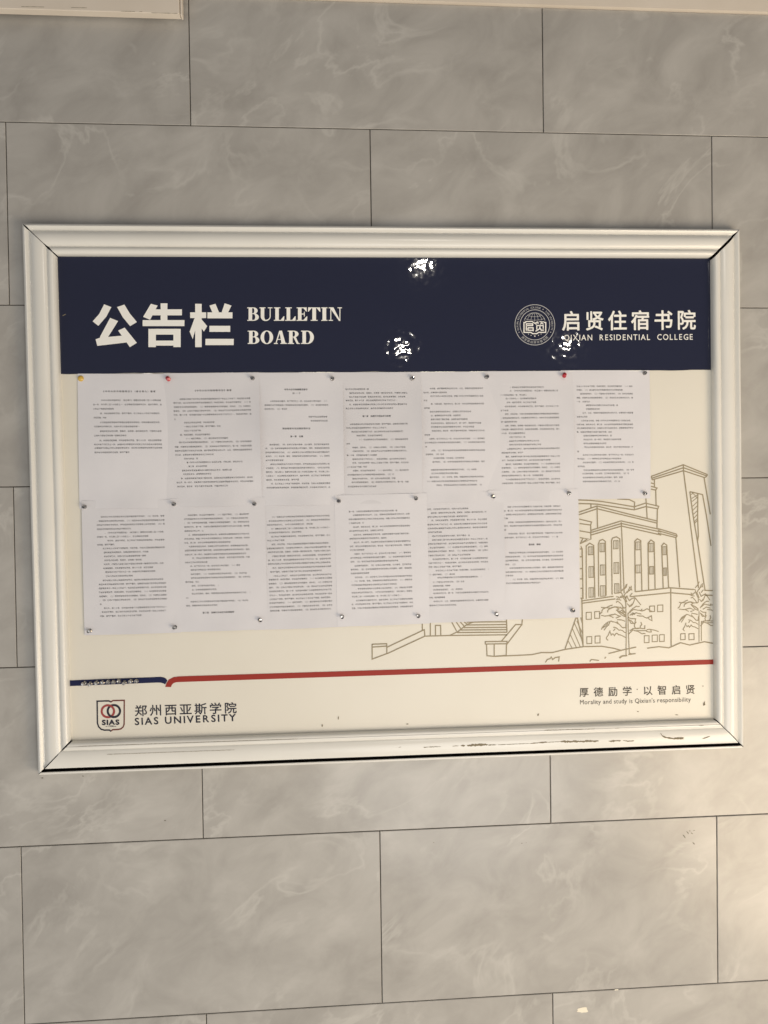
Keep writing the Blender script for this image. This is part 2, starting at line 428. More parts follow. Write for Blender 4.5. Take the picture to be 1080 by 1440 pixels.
# thin worn white edge below the film
q = MB()
for xs_, xe_ in ((200, 215), (300, 330), (420, 470), (590, 640), (660, 682), (735, 756), (800, 806), (812, 818), (880, 905)):
    q = MB(); streak(q, [(xs_, lerp_tab(HBt, xs_) + .3), (xe_, lerp_tab(HBt, xe_) + .3)], .9, 0, .6, lambda x, y: at(x, y, YF - .0013)); q.build('peeling_edge', M_white, film)

# ------------------------------------------------------------------ printing helpers
class Print(MB):
    """flat print: every patch lies a hair in front of the one before"""
    def __init__(self, y): super().__init__(); self.y = y; self.k = 0
    def step(self): self.k += 1; return self.y - (self.k % 12) * .00002
    def px(self, pts, mi=0):
        y = self.step(); P = [at(a, c, y) for a, c in pts]
        area_ = sum(P[i].x * P[(i + 1) % len(P)].z - P[(i + 1) % len(P)].x * P[i].z for i in range(len(P)))
        if area_ < 0: P.reverse()
        self.poly(P, mi)
    def line(self, pts, wd, mi=0):          # stroke along a polyline, in photo pixels, mitred
        y = self.step(); h = wd / 2; n = len(pts); Lp, Rp = [], []
        for i in range(n):
            d = []
            if i > 0: d.append((pts[i][0] - pts[i-1][0], pts[i][1] - pts[i-1][1]))
            if i < n - 1: d.append((pts[i+1][0] - pts[i][0], pts[i+1][1] - pts[i][1]))
            nn = []
            for a, c in d:
                l = math.hypot(a, c) or 1; nn.append((-c / l, a / l))
            nx = sum(v[0] for v in nn) / len(nn); ny = sum(v[1] for v in nn) / len(nn)
            l2 = max(nx * nx + ny * ny, .3); nx /= l2; ny /= l2
            Lp.append(at(pts[i][0] + nx * h, pts[i][1] + ny * h, y)); Rp.append(at(pts[i][0] - nx * h, pts[i][1] - ny * h, y))
        for i in range(n - 1): self.poly([Lp[i], Lp[i+1], Rp[i+1], Rp[i]], mi)
    def ring(self, cx, cy, rx_, ry_, wd, a0=0, a1=360, n=48, mi=0, wi=None):
        y = self.step(); wi = wi or (wd, wd)
        def pt(a, rx2, ry2): return at(cx + rx2 * math.cos(a), cy + ry2 * math.sin(a), y)
        for i in range(n):
            a, c = math.radians(a0 + (a1 - a0) * i / n), math.radians(a0 + (a1 - a0) * (i + 1) / n)
            self.poly([pt(c, rx_, ry_), pt(a, rx_, ry_), pt(a, rx_ - wi[0], ry_ - wi[1]), pt(c, rx_ - wi[0], ry_ - wi[1])], mi)

GL = {}
def glyph(ch, off=0.0, res=2):
    key = (ch, off, res)
    if key not in GL:
        cu = bpy.data.curves.new('glyph', 'FONT'); cu.body = ch; cu.size = 1.0; cu.resolution_u = res; cu.offset = off
        ob = bpy.data.objects.new('glyph', cu); col.objects.link(ob)
        bpy.context.view_layer.update()
        me = bpy.data.meshes.new_from_object(ob.evaluated_get(bpy.context.evaluated_depsgraph_get()))
        vs = [(v.co.x, v.co.y) for v in me.vertices]; fs = [tuple(p.vertices) for p in me.polygons]
        xs = [v[0] for v in vs] or [0]
        GL[key] = (vs, fs, min(xs), max(xs))
        bpy.data.objects.remove(ob); bpy.data.curves.remove(cu); bpy.data.meshes.remove(me)
    return GL[key]
def advance(ch):
    if ord(ch) > 0x2000: return 1.0
    if ch == ' ': return 0.30
    g = glyph(ch); return g[3] + max(.03, g[2])
def write(P, text, p0, p1, height, off=0.0, mi=0, gap=0.0, cap=0.73, base=0.0, box_=None):
    """text from p0 to p1 (photo pixels, baseline ends); height in pixels of a capital / an ideograph"""
    adv = [advance(c) + gap for c in text]; tot = sum(adv) - gap
    dx, dy = p1[0] - p0[0], p1[1] - p0[1]; ln = math.hypot(dx, dy); ux, uy = dx / ln, dy / ln
    sx_ = ln / tot; sy = height / cap; x = 0
    for c, a in zip(text, adv):
        if c != ' ':
            vs, fs, *_ = glyph(c, 0.0, 3)
            for ox, oy in ([(0, 0)] if off == 0 else [(off * math.cos(k_ * math.pi / 4), off * math.sin(k_ * math.pi / 4)) for k_ in range(8)] + [(0, 0)]):
                y = P.step()
                P.add([at(p0[0] + ux * (x + vx + ox) * sx_ + uy * (vy + oy - base) * sy, p0[1] + uy * (x + vx + ox) * sx_ - ux * (vy + oy - base) * sy, y) for vx, vy in vs], fs, mi)
        x += a
def arc_write(P, text, cx, cy, r, a0, a1, size, inside=False, mi=0, off=0.012):
    n = len(text)
    for i, c in enumerate(text):
        if c == ' ': continue
        a = math.radians(a0 + (a1 - a0) * (i + .5) / n)
        ux, uy = (-math.sin(a), math.cos(a)) if not inside else (math.sin(a), -math.cos(a))   # writing direction, pixels (y down)
        vx_, vy_ = (math.cos(a), math.sin(a)) if not inside else (-math.cos(a), -math.sin(a))  # glyph up
        vs, fs, g0, g1 = glyph(c, 0.0, 2); y = P.step(); mid = (g0 + g1) / 2
        rr_ = r if not inside else r
        ox, oy = cx + rr_ * math.cos(a), cy + rr_ * math.sin(a)
        P.add([at(ox + ux * (gx - mid) * size + vx_ * (gy - .36) * size, oy + uy * (gx - mid) * size + vy_ * (gy - .36) * size, y) for gx, gy in vs], fs, mi)

# ------------------------------------------------------------------ header print
P = Print(YF - .0004)
Z = lambda X, Y: (120 + X / 2.842, 410 + Y / 2.842)
def zp(pts): P.px([Z(*p) for p in pts])
# first ideograph
zp([(75, 51), (104, 62), (84, 100), (52, 137), (29, 119), (55, 90)])
zp([(127, 62), (156, 52), (178, 88), (206, 122), (179, 138), (150, 103)])
zp([(99, 105), (131, 118), (88, 186), (48, 216), (60, 178)])
zp([(60, 184), (150, 176), (168, 203), (48, 217), (41, 191)])
zp([(131, 156), (157, 144), (206, 205), (178, 222)])
# second ideograph
zp([(262, 49), (289, 56), (259, 113), (231, 101)])
zp([(262, 71), (386, 71), (386, 95), (256, 95)])
zp([(301, 47), (328, 47), (328, 118), (301, 118)])
zp([(229, 114), (396, 114), (396, 138), (229, 138)])
zp([(252, 149), (381, 149), (381, 172), (252, 172)]); zp([(252, 172), (282, 172), (282, 222), (252, 222)])
zp([(352, 172), (381, 172), (381, 222), (352, 222)]); zp([(282, 196), (352, 196), (352, 216), (282, 216)])
# third ideograph
zp([(419, 83), (483, 83), (483, 106), (419, 106)]); zp([(439, 49), (465, 49), (465, 222), (439, 222)])
zp([(439, 100), (447, 128), (429, 190), (417, 160)]); zp([(465, 112), (487, 138), (474, 160), (465, 148)])
zp([(496, 56), (520, 49), (534, 82), (509, 87)]); zp([(557, 47), (584, 56), (569, 87), (545, 82)])
zp([(488, 83), (588, 83), (588, 107), (488, 107)]); zp([(496, 137), (579, 137), (579, 161), (496, 161)])
zp([(480, 189), (593, 189), (593, 214), (480, 214)])
P.build('title_lettering', M_white, film)

# serif capitals
P = Print(YF - .0004)
S = lambda X, Y: (340 + X / 7.2, 425 + Y / 7.2)
def rc(xa, xb, ya, yb): P.px([S(xa, ya), S(xb, ya), S(xb, yb), S(xa, yb)])
def pl(*pts): P.px([S(*p) for p in pts])
def rg(cx, cy, rx_, ry_, wx, wy, a0=0, a1=360):
    c = S(cx, cy); P.ring(c[0], c[1], rx_ / 7.2, ry_ / 7.2, 0, a0, a1, 28, 0, (wx / 7.2, wy / 7.2))
HL = 9
def ser(xa, xb, y): rc(xa, xb, y, y + HL)
def cap_B(x, t, bt):
    h = bt - t; mid = t + h * .47
    rc(x + 14, x + 50, t, bt); ser(x, x + 62, t); ser(x, x + 66, bt - HL); rc(x + 50, x + 66, mid - 4, mid + 4)
    rg(x + 60, (t + mid + 4) / 2, 46, (mid + 4 - t) / 2, 34, 8, -90, 90); rg(x + 64, (mid - 4 + bt) / 2, 54, (bt - mid + 4) / 2, 37, 8, -90, 90)
def cap_L(x, t, bt):
    rc(x + 14, x + 50, t, bt); ser(x, x + 66, t); ser(x, x + 104, bt - HL); pl((x + 98, bt - 46), (x + 106, bt - 46), (x + 104, bt), (x + 70, bt - HL))
def cap_E(x, t, bt):
    mid = (t + bt) / 2
    rc(x + 14, x + 50, t, bt); ser(x, x + 102, t); ser(x, x + 104, bt - HL)
    pl((x + 96, t + 42), (x + 103, t + 42), (x + 102, t), (x + 68, t + HL)); pl((x + 100, bt - 44), (x + 109, bt - 44), (x + 105, bt), (x + 70, bt - HL))
    rc(x + 50, x + 78, mid - 5, mid + 4); rc(x + 74, x + 82, mid - 24, mid + 24)
t0, b0 = 52, 188
cap_B(55, t0, b0)
x = 180; rc(x + 12, x + 48, t0, b0 - 42); ser(x, x + 60, t0); ser(x + 84, x + 130, t0); rc(x + 103, x + 112, t0, b0 - 42)
rg(x + 62, b0 - 44, 50, 46, 36, 12, 90, 180); rg(x + 62, b0 - 44, 50, 46, 9, 12, 0, 90)
cap_L(325, t0, b0); cap_L(440, t0, b0); cap_E(555, t0, b0)
x = 670; rc(x + 44, x + 82, t0, b0); ser(x + 2, x + 124, t0); ser(x + 28, x + 98, b0 - HL)
pl((x, t0 + 44), (x + 7, t0 + 44), (x + 36, t0 + HL), (x + 2, t0)); pl((x + 118, t0 + 44), (x + 126, t0 + 44), (x + 124, t0), (x + 90, t0 + HL))
x = 805; rc(x + 12, x + 50, t0, b0); ser(x, x + 62, t0); ser(x, x + 62, b0 - HL)
x = 880; rc(x + 17, x + 26, t0, b0); ser(x, x + 34, t0); ser(x, x + 44, b0 - HL); ser(x + 90, x + 134, t0); rc(x + 109, x + 118, t0, b0)
pl((x + 8, t0), (x + 48, t0), (x + 118, b0 + 1), (x + 104, b0 + 1))
t1, b1 = 288, 422
P.build('serif_lettering', M_white, film)
P = Print(YF - .0004)
cap_B(60, t1, b1)
rg(254, (t1 + b1) / 2, 64, (b1 - t1) / 2 + 2, 36, 9)
x = 325; pl((x + 54, t1), (x + 82, t1), (x + 120, b1), (x + 78, b1)); pl((x + 54, t1), (x + 64, t1 + 14), (x + 24, b1), (x + 14, b1)); ser(x, x + 40, b1 - HL); ser(x + 66, x + 132, b1 - HL); rc(x + 34, x + 88, b1 - 50, b1 - 42)
x = 465; rc(x + 14, x + 50, t1, b1); ser(x, x + 66, t1); ser(x, x + 64, b1 - HL); rg(x + 60, t1 + 34, 50, 34, 36, 8, -90, 90); rc(x + 50, x + 66, t1 + 60, t1 + 68)
pl((x + 56, t1 + 64), (x + 82, t1 + 66), (x + 112, b1 - 6), (x + 126, b1 - 8), (x + 124, b1), (x + 92, b1))
x = 600; rc(x + 14, x + 50, t1, b1); ser(x, x + 70, t1); ser(x, x + 70, b1 - HL); rg(x + 66, (t1 + b1) / 2, 64, (b1 - t1) / 2, 38, 9, -90, 90)
P.build('serif_lettering', M_white, film)

P = Print(YF - .0004)
write(P, '启贤住宿书院', (790.0, 462.2), (979.0, 460.6), 27.0, .018, 0, .18, .93, -.085 + .09)
write(P, 'QIXIAN  RESIDENTIAL  COLLEGE', (792.8, 478.7), (974.8, 477.6), 8.0, .006, 0, .10, .70)
P.build('college_lettering', M_white, film)

P = Print(YF - .0004)
SC = lambda X, Y: (715 + X / 14.4, 420 + Y / 14.4)
cx, cy = SC(535, 530)
P.ring(cx, cy, 28.4, 28.8, .85, n=64); P.ring(cx, cy, 21.3, 21.6, .85, n=64)
arc_write(P, 'QIXIAN RESIDENTIAL COLLEGE', cx, cy, 24.6, 162, 290, 3.6)
arc_write(P, 'SIAS UNIVERSITY', cx, cy, 24.6, 308, 378, 3.6)
arc_write(P, '西亚斯启贤住宿书院', cx, cy, 24.6, 138, 42, 4.0, True)
for a in (155, 298, 25): P.ring(cx + 24.6 * math.cos(math.radians(a)), cy + 24.6 * math.sin(math.radians(a)), .7, .7, .7, n=8)
def sl(pts, wd, mi=0): P.line([SC(*p) for p in pts], wd, mi)
def arc_pts(ox, oy, ax, ay, a0, a1, n=16): return [(ox + ax * math.cos(math.radians(a0 + (a1 - a0) * i / n)), oy + ay * math.sin(math.radians(a0 + (a1 - a0) * i / n))) for i in range(n + 1)]
sl(arc_pts(530, 485, 215, 200, 192, 348), .6)
for ax in (150, 75): sl(arc_pts(530, 485, ax, 200, 195, 345), .45)
sl(arc_pts(530, 320, 150, 45, 20, 160), .45); sl(arc_pts(530, 385, 205, 50, 10, 170), .45); sl([(530, 285), (530, 470)], .45)
sl([(350, 490), (350, 462), (480, 462), (535, 500), (590, 470)], 1.3, 1)
sl([(350, 482), (315, 482), (315, 682), (455, 682), (490, 708), (575, 708), (612, 682), (755, 682), (755, 482), (715, 478)], 1.5, 1)
sl([(362, 650), (362, 510), (490, 510), (490, 545), (365, 545)], 1.5, 1); sl([(395, 590), (500, 590), (500, 660)], 1.5, 1); sl([(395, 590), (395, 640), (490, 640)], 1.5, 1)
sl([(560, 490), (560, 530)], 1.2, 1); sl([(598, 465), (598, 515)], 1.2, 1); sl([(630, 465), (715, 462), (640, 520)], 1.2, 1); sl([(655, 480), (710, 520)], 1.2, 1)
sl([(575, 625), (575, 545), (705, 545), (705, 610)], 1.4, 1); sl([(640, 560), (630, 610), (550, 660)], 1.5, 1); sl([(645, 600), (665, 640), (720, 635)], 1.5, 1)
for sx2, sy2, r_ in ((405, 715, .8), (458, 742, .9), (535, 758, 1.3), (608, 742, .9), (662, 715, .8)):
    c = SC(sx2, sy2)
    P.px([(c[0] + (r_ if i % 2 == 0 else r_ * .45) * math.sin(i * math.pi / 5), c[1] - (r_ if i % 2 == 0 else r_ * .45) * math.cos(i * math.pi / 5)) for i in range(10)], 1)
P.build('college_seal', [M_seal, M_white], film)

# ------------------------------------------------------------------ panel print
YQ = YP - .0004
P = Print(YQ)
Bz = lambda X, Y: (760 + X / 3.6, 640 + Y / 3.6)
Az = lambda X, Y: (500 + X / 4.154, 640 + Y / 4.154)
C6 = lambda X, Y: (800 + X / 8.31, 640 + Y / 8.31)
T8 = lambda X, Y: (920 + X / 7.2, 640 + Y / 7.2)
T7 = lambda X, Y: (830 + X / 10.8, 810 + Y / 10.8)
LW = 1.6
def dr(f, *lines, wd=LW):
    for l in lines: P.line([f(*p) for p in l], wd)
def rect(f, xa, ya, xb, yb, wd=1.1, mul_=False):
    dr(f, [(xa, ya), (xb, ya - 1), (xb, yb - 1), (xa, yb), (xa, ya - 1)], wd=wd)
    if mul_:
        xm = xa + (xb - xa) * .36; xn = xa + (xb - xa) * .68
        dr(f, [(xm, ya), (xm, yb)], [(xn, ya), (xn, yb)], wd=.7)
# tower
dr(T8, [(-30, 215), (0, 205), (295, 98), (540, 198)], [(-24, 235), (0, 226), (297, 128), (535, 212)], [(-18, 252), (0, 245), (297, 158), (510, 228)], [(-30, 215), (-18, 252)], [(540, 198), (528, 218), (510, 228)],
   [(295, 100), (297, 160), (345, 530), (450, 1345)], [(505, 228), (568, 600)], [(360, 370), (490, 400), (530, 620), (575, 920)], [(362, 372), (392, 600), (440, 882), (515, 1370), (575, 1372)],
   [(442, 390), (440, 640), (448, 820), (438, 880)], [(515, 1420), (575, 1420)])
dr(T8, [(375, 400), (395, 385)], [(380, 440), (442, 400)], [(385, 470), (440, 425)], [(388, 520), (440, 470)], [(392, 560), (440, 510)], [(398, 600), (440, 560)], [(402, 640), (438, 600)], [(408, 675), (438, 640)], [(385, 378), (442, 440)], [(412, 690), (438, 660)], wd=1.0)
# mid roofs
dr(C6, [(110, 525), (250, 530), (400, 545), (570, 572), (765, 605)], [(110, 567), (250, 570), (340, 575), (400, 585), (560, 610), (765, 640)], [(765, 640), (768, 550), (705, 520), (565, 512)],
   [(765, 605), (895, 562), (1050, 598), (1040, 628), (900, 602), (765, 640)], [(900, 500), (905, 565), (915, 738)], [(1000, 290), (1000, 372)], [(960, 325), (997, 337)], [(960, 365), (1030, 385), (1015, 410), (960, 398)],
   [(1015, 410), (1020, 590)], [(1035, 630), (1030, 860)], [(118, 668), (330, 595), (700, 690), (1030, 770)], [(118, 698), (330, 628), (700, 716), (1030, 795)], [(258, 575), (258, 615)], [(330, 595), (335, 852)],
   [(120, 748), (265, 782), (255, 818), (125, 800)], [(255, 818), (258, 985)], [(125, 885), (258, 908)], [(130, 965), (258, 985), (130, 1035)], [(165, 972), (138, 1030)], [(215, 982), (160, 1020)],
   [(258, 880), (610, 770), (1080, 872)], [(258, 905), (615, 800), (1080, 900)], [(258, 935), (615, 830), (1080, 935)])
dr(Bz, [(595, 372), (688, 400), (692, 410), (686, 418)], [(595, 382), (692, 410)], [(595, 395), (686, 418), (705, 670)], [(409, 340), (413, 420), (424, 700)],
   [(232, 728), (232, 460), (250, 446), (270, 458), (276, 722)], [(295, 716), (293, 450), (300, 433), (315, 427), (329, 437), (333, 712)], [(363, 706), (360, 432), (366, 420), (385, 414), (402, 424), (408, 700)],
   [(205, 462), (212, 475), (216, 728)], [(200, 475), (211, 475), (211, 515), (200, 515)], [(200, 575), (213, 575), (213, 627), (200, 627)], [(203, 675), (214, 675), (214, 725), (203, 725)],
   [(480, 692), (478, 436), (491, 424), (508, 433), (514, 688)], [(548, 684), (545, 446), (560, 430), (576, 441), (581, 680)], [(622, 674), (614, 460), (625, 446), (640, 456), (649, 670)],
   [(480, 692), (658, 672), (775, 681)], [(212, 738), (370, 715)], [(212, 750), (380, 728)], [(455, 717), (658, 697), (770, 707)], [(830, 685), (874, 686)], [(840, 708), (874, 711)], [(210, 728), (216, 970)], [(660, 674), (662, 966)],
   [(0, 1000), (60, 1000), (125, 984), (220, 970), (310, 968), (370, 978), (412, 990)], [(345, 1005), (420, 986), (485, 972)], [(540, 978), (600, 970), (650, 976), (710, 950), (755, 962), (830, 945), (873, 953)],
   [(125, 980), (180, 825), (188, 825), (217, 968)], [(205, 822), (212, 850)],
   [(25, 1050), (35, 1035), (50, 1030), (55, 1022), (62, 1035), (75, 1025), (95, 1022), (92, 1045)], [(250, 1045), (258, 1035), (275, 1037), (297, 1040)], [(325, 1030), (332, 1022)], [(400, 1028), (415, 1018), (440, 1015)], [(445, 1010), (480, 1005)])
dr(Bz, [(172, 850), (217, 950)], [(163, 880), (202, 972)], [(152, 910), (182, 974)], [(140, 940), (160, 976)], [(185, 840), (214, 905)], wd=1.2)
for (xa, ya, xb, yb) in ((243, 465, 266, 505), (246, 565, 269, 620), (246, 672, 269, 720), (302, 447, 325, 490), (304, 557, 328, 608), (304, 662, 328, 715), (370, 434, 393, 475), (373, 545, 397, 600), (376, 652, 398, 700),
                         (484, 440, 509, 480), (484, 557, 510, 597), (550, 447, 573, 490), (553, 565, 573, 603), (618, 464, 637, 505), (622, 572, 638, 610)):
    rect(Bz, xa, ya, xb, yb, 1.1, True)
for (xa, ya, xb, yb) in ((232, 797, 258, 832), (275, 793, 300, 827), (235, 920, 260, 955), (277, 917, 302, 952), (553, 765, 578, 793), (593, 760, 620, 793), (526, 915, 550, 950), (566, 912, 592, 945), (603, 910, 627, 944), (710, 905, 733, 935), (752, 905, 778, 935)):
    rect(Bz, xa, ya, xb, yb, 1.2)
# steps and ramps
dr(Az, [(97, 1105), (182, 1102), (183, 1160), (97, 1192), (97, 1104)], [(97, 1122), (182, 1116)], [(185, 1122), (402, 1020), (405, 1058), (185, 1160)], [(390, 975), (390, 1025)], [(437, 970), (437, 1056)],
   [(467, 1052), (467, 995), (497, 995), (498, 1052)], [(405, 1058), (550, 1054), (885, 1050)], [(550, 1054), (600, 1030), (650, 990), (690, 975)], [(562, 975), (590, 1028)], [(588, 975), (615, 1014)], [(612, 975), (637, 1002)], [(634, 975), (655, 990)],
   [(650, 976), (885, 974)], [(645, 993), (885, 990)], [(632, 1008), (885, 1006)], [(612, 1022), (885, 1020)], [(592, 1037), (885, 1035)], [(882, 960), (885, 1035)],
   [(850, 1090), (935, 990), (972, 990), (975, 955)], [(882, 1108), (972, 990)], [(757, 1090), (885, 1088), (885, 1102), (758, 1104), (757, 1089)], [(765, 1104), (768, 1172), (808, 1176), (880, 1170), (882, 1102)], [(810, 1105), (810, 1175)],
   [(808, 1176), (930, 1171), (1030, 1166), (1085, 1154)])
TREE = [[(548, 300), (540, 400), (548, 720), (545, 1215)], [(575, 560), (578, 800), (595, 1180)], [(545, 720), (540, 790), (500, 790), (450, 740), (405, 690)], [(530, 688), (410, 665)], [(355, 635), (290, 605), (165, 598)], [(290, 600), (380, 580), (470, 610), (390, 640)],
        [(430, 730), (350, 695), (320, 685), (220, 740), (170, 815)], [(300, 700), (250, 770), (210, 825)], [(270, 720), (190, 790)], [(540, 860), (490, 830), (440, 825), (400, 790), (350, 780)], [(350, 830), (380, 800)],
        [(540, 935), (480, 905), (430, 895), (405, 870), (370, 910), (350, 880), (320, 900), (295, 850), (275, 900), (245, 945), (275, 975)], [(295, 850), (305, 830)],
        [(545, 620), (490, 600), (400, 520), (440, 500), (380, 470), (300, 490), (165, 478)], [(140, 580), (175, 560), (200, 500), (310, 450), (340, 440)], [(265, 555), (270, 520), (320, 490), (400, 470), (470, 490), (540, 480)], [(430, 530), (540, 590)], [(400, 520), (500, 560), (545, 610)],
        [(545, 480), (540, 400), (500, 330), (480, 260), (430, 250)], [(500, 330), (560, 240), (620, 200), (625, 150)], [(520, 200), (560, 120)], [(480, 230), (530, 180), (550, 130)], [(560, 260), (600, 170), (635, 220)], [(395, 315), (440, 340), (480, 300)],
        [(395, 405), (430, 390), (490, 450), (520, 500)], [(420, 340), (400, 360), (470, 370)], [(520, 320), (560, 400)], [(560, 300), (600, 380)], [(600, 310), (640, 260)], [(590, 380), (680, 330), (720, 380), (770, 440)], [(680, 340), (640, 440), (590, 470)], [(560, 420), (600, 460), (640, 420)],
        [(575, 580), (640, 500), (700, 460), (750, 460)], [(600, 560), (660, 510), (720, 520), (770, 530), (790, 500)], [(770, 530), (830, 520), (870, 500), (940, 540)], [(630, 600), (700, 560), (780, 580)], [(710, 600), (800, 610), (860, 640), (930, 605), (940, 680), (880, 640)],
        [(580, 620), (630, 650), (690, 650), (680, 720), (620, 720), (580, 660)], [(580, 660), (660, 720)], [(700, 700), (670, 760), (690, 800), (760, 790), (785, 740), (770, 700)], [(580, 890), (650, 820), (720, 840), (790, 880), (840, 880)], [(600, 830), (650, 800), (830, 800), (830, 750)],
        [(700, 830), (850, 830), (900, 810), (1040, 845)], [(850, 840), (930, 850), (920, 820)], [(440, 1240), (490, 1210), (545, 1220)], [(590, 1165), (640, 1185), (690, 1180)],
        [(455, 470), (520, 540), (548, 570)], [(600, 600), (650, 560), (680, 590)], [(460, 330), (510, 300), (545, 330)], [(430, 540), (480, 520), (530, 560)]]
for l in TREE:
    l2 = []
    for (xa, ya), (xb, yb) in zip(l, l[1:]):
        l2 += [(xa, ya), ((xa + xb) / 2 + random.uniform(-9, 9), (ya + yb) / 2 + random.uniform(-9, 9))] if abs(xa - xb) > 20 else [(xa, ya)]
    l2.append(l[-1]); P.line([T7(*p) for p in l2], 1.3)
for l in TREE[2:-6]:
    pts = [(983.0 + (-.02 + .72) * 0 + (x_ - 555) / 10.8 * .78, 857 + (y_ - 600) / 10.8 * .88) for x_, y_ in l]
    pts = [(min(a, 1003.5), c) for a, c in pts]
    if max(a for a, c in pts) - min(a for a, c in pts) > .3 and min(a for a, c in pts) < 1002: P.line(pts, 1.2)
P.line([Bz(803, 790), Bz(803, 945)], 1.2); P.line([Bz(815, 840), Bz(815, 940)], 1.2)
drawing = P.build('building_drawing', M_brown, panel)

P = Print(YQ - .0003)
def band(top, bot, mi=0):
    y = P.step()
    for (a, c, d_, e_) in zip(top, top[1:], bot, bot[1:]):
        P.poly([at(*d_, y), at(*e_, y), at(*c, y), at(*a, y)], mi)
band([(94.5, 957.0), (160, 954.4), (226, 951.9), (230.5, 952.7), (233.6, 954.4), (235.3, 957.0)], [(94.5, 965.0), (160, 962.4), (220, 959.9), (226, 960.0), (229.5, 960.9), (232.2, 962.6)])
P.build('stripe', M_blue, panel)['label'] = 'short dark blue stripe with a curved end'
P = Print(YQ - .0003)
tp = [(232.4, 966.0), (234.2, 960.5), (237.5, 955.6), (244, 952.3), (252, 951.2), (260, 950.9)]; bt = [(240.4, 966.2), (241.6, 963.2), (244, 960.6), (248, 959.4), (253, 959.1), (260, 958.9)]
for i in range(1, 13):
    x_ = 260 + (1006 - 260) * i / 12; tt = (x_ - 260) / (1002 - 260)
    tp.append((x_, 950.9 + (927.5 - 950.9) * tt)); bt.append((x_, 958.9 + (934.2 - 958.9) * tt))
band(tp, bt)
P.build('stripe', M_red, panel)['label'] = 'long red stripe with a curved left end'

P = Print(YQ)
write(P, '郑州西亚斯学院', (189.3, 1006.0), (333.3, 1001.6), 15.5, .012, 0, .16, .93, 0)
write(P, 'SIAS UNIVERSITY', (189.4, 1019.6), (332.0, 1013.8), 9.8, .020, 0, .13, .70)
P.build('university_lettering', M_navyink, panel)
P = Print(YQ)
CR = lambda X, Y: (125 + X / 18, 975 + Y / 18)
def cl(pts, wd, mi): P.line([CR(*p) for p in pts], wd, mi)
cl([(560, 218), (505, 192), (208, 200), (216, 760), (250, 850), (310, 910), (390, 932), (520, 930), (560, 962)], 2.0, 0)
cl([(552, 222), (606, 185), (895, 178), (892, 780), (868, 850), (810, 900), (730, 917), (600, 922), (560, 958)], 1.9, 1)
c = CR(480, 455); P.ring(c[0], c[1], 10.2, 9.9, 3.0, mi=2)
c = CR(632, 450); P.ring(c[0], c[1], 10.2, 9.9, 3.0, mi=0)
P.ring(CR(480, 455)[0], CR(480, 455)[1], 10.2, 9.9, 3.0, -75, 40, 20, 2)
write(P, 'SIAS', CR(330, 800), CR(775, 790), 6.8, .045, 0, .06, .70)
write(P, '1998', CR(490, 855), CR(625, 852), 2.2, .02, 0, .05, .70)
cl([(425, 842), (470, 840)], .6, 0); cl([(640, 838), (690, 836)], .6, 0)
P.build('university_crest', [M_navyink, M_maroon, M_ringred], panel)

P = Print(YQ)
for ch, xa, yb in zip('厚德励学以智启贤', (815.2, 835.4, 855.9, 875.9, 904.8, 925.0, 945.0, 964.6), (980.0, 979.5, 979.0, 978.4, 977.6, 977.0, 976.5, 976.0)):
    write(P, ch, (xa - .6, yb - 1.0), (xa + 13.2, yb - 1.4), 12.9, .008, 0, 0, .93, 0)
P.ring(896, 969.5, .8, .8, .8, n=8)
write(P, "Morality and study is Qixian's responsibility", (815.2, 990.6), (971.8, 986.6), 6.3, .0, 0, .02, .70)
P.build('motto_lettering', M_motto, panel)
q = MB()
for a in ((453, 1020.3, .8, 2.0, .1), (475.8, 1009.8, .6, 2.2, .1), (573, 1018.2, 1.5, .7, 0), (757, 1005, 1.0, 1.8, .4), (897, 1000.6, 1.3, .7, .2), (951.5, 1005.3, 2.2, .5, 0), (990.3, 989.5, 1.0, 2.8, .2), (988.5, 964.8, .8, .6, 0), (991, 1030.5 - 40, .6, 1.2, 0),
          (1001, 432, .9, 2.6, 0), (83, 448, .6, 1.2, .3), (90, 443, 3.2, .5, -.5)):
    q = MB(); blob(q, *a, YP - .0016 if a[1] < 520 else YQ - .0006, 0); q.build('dirt_speck', M_chip, panel)

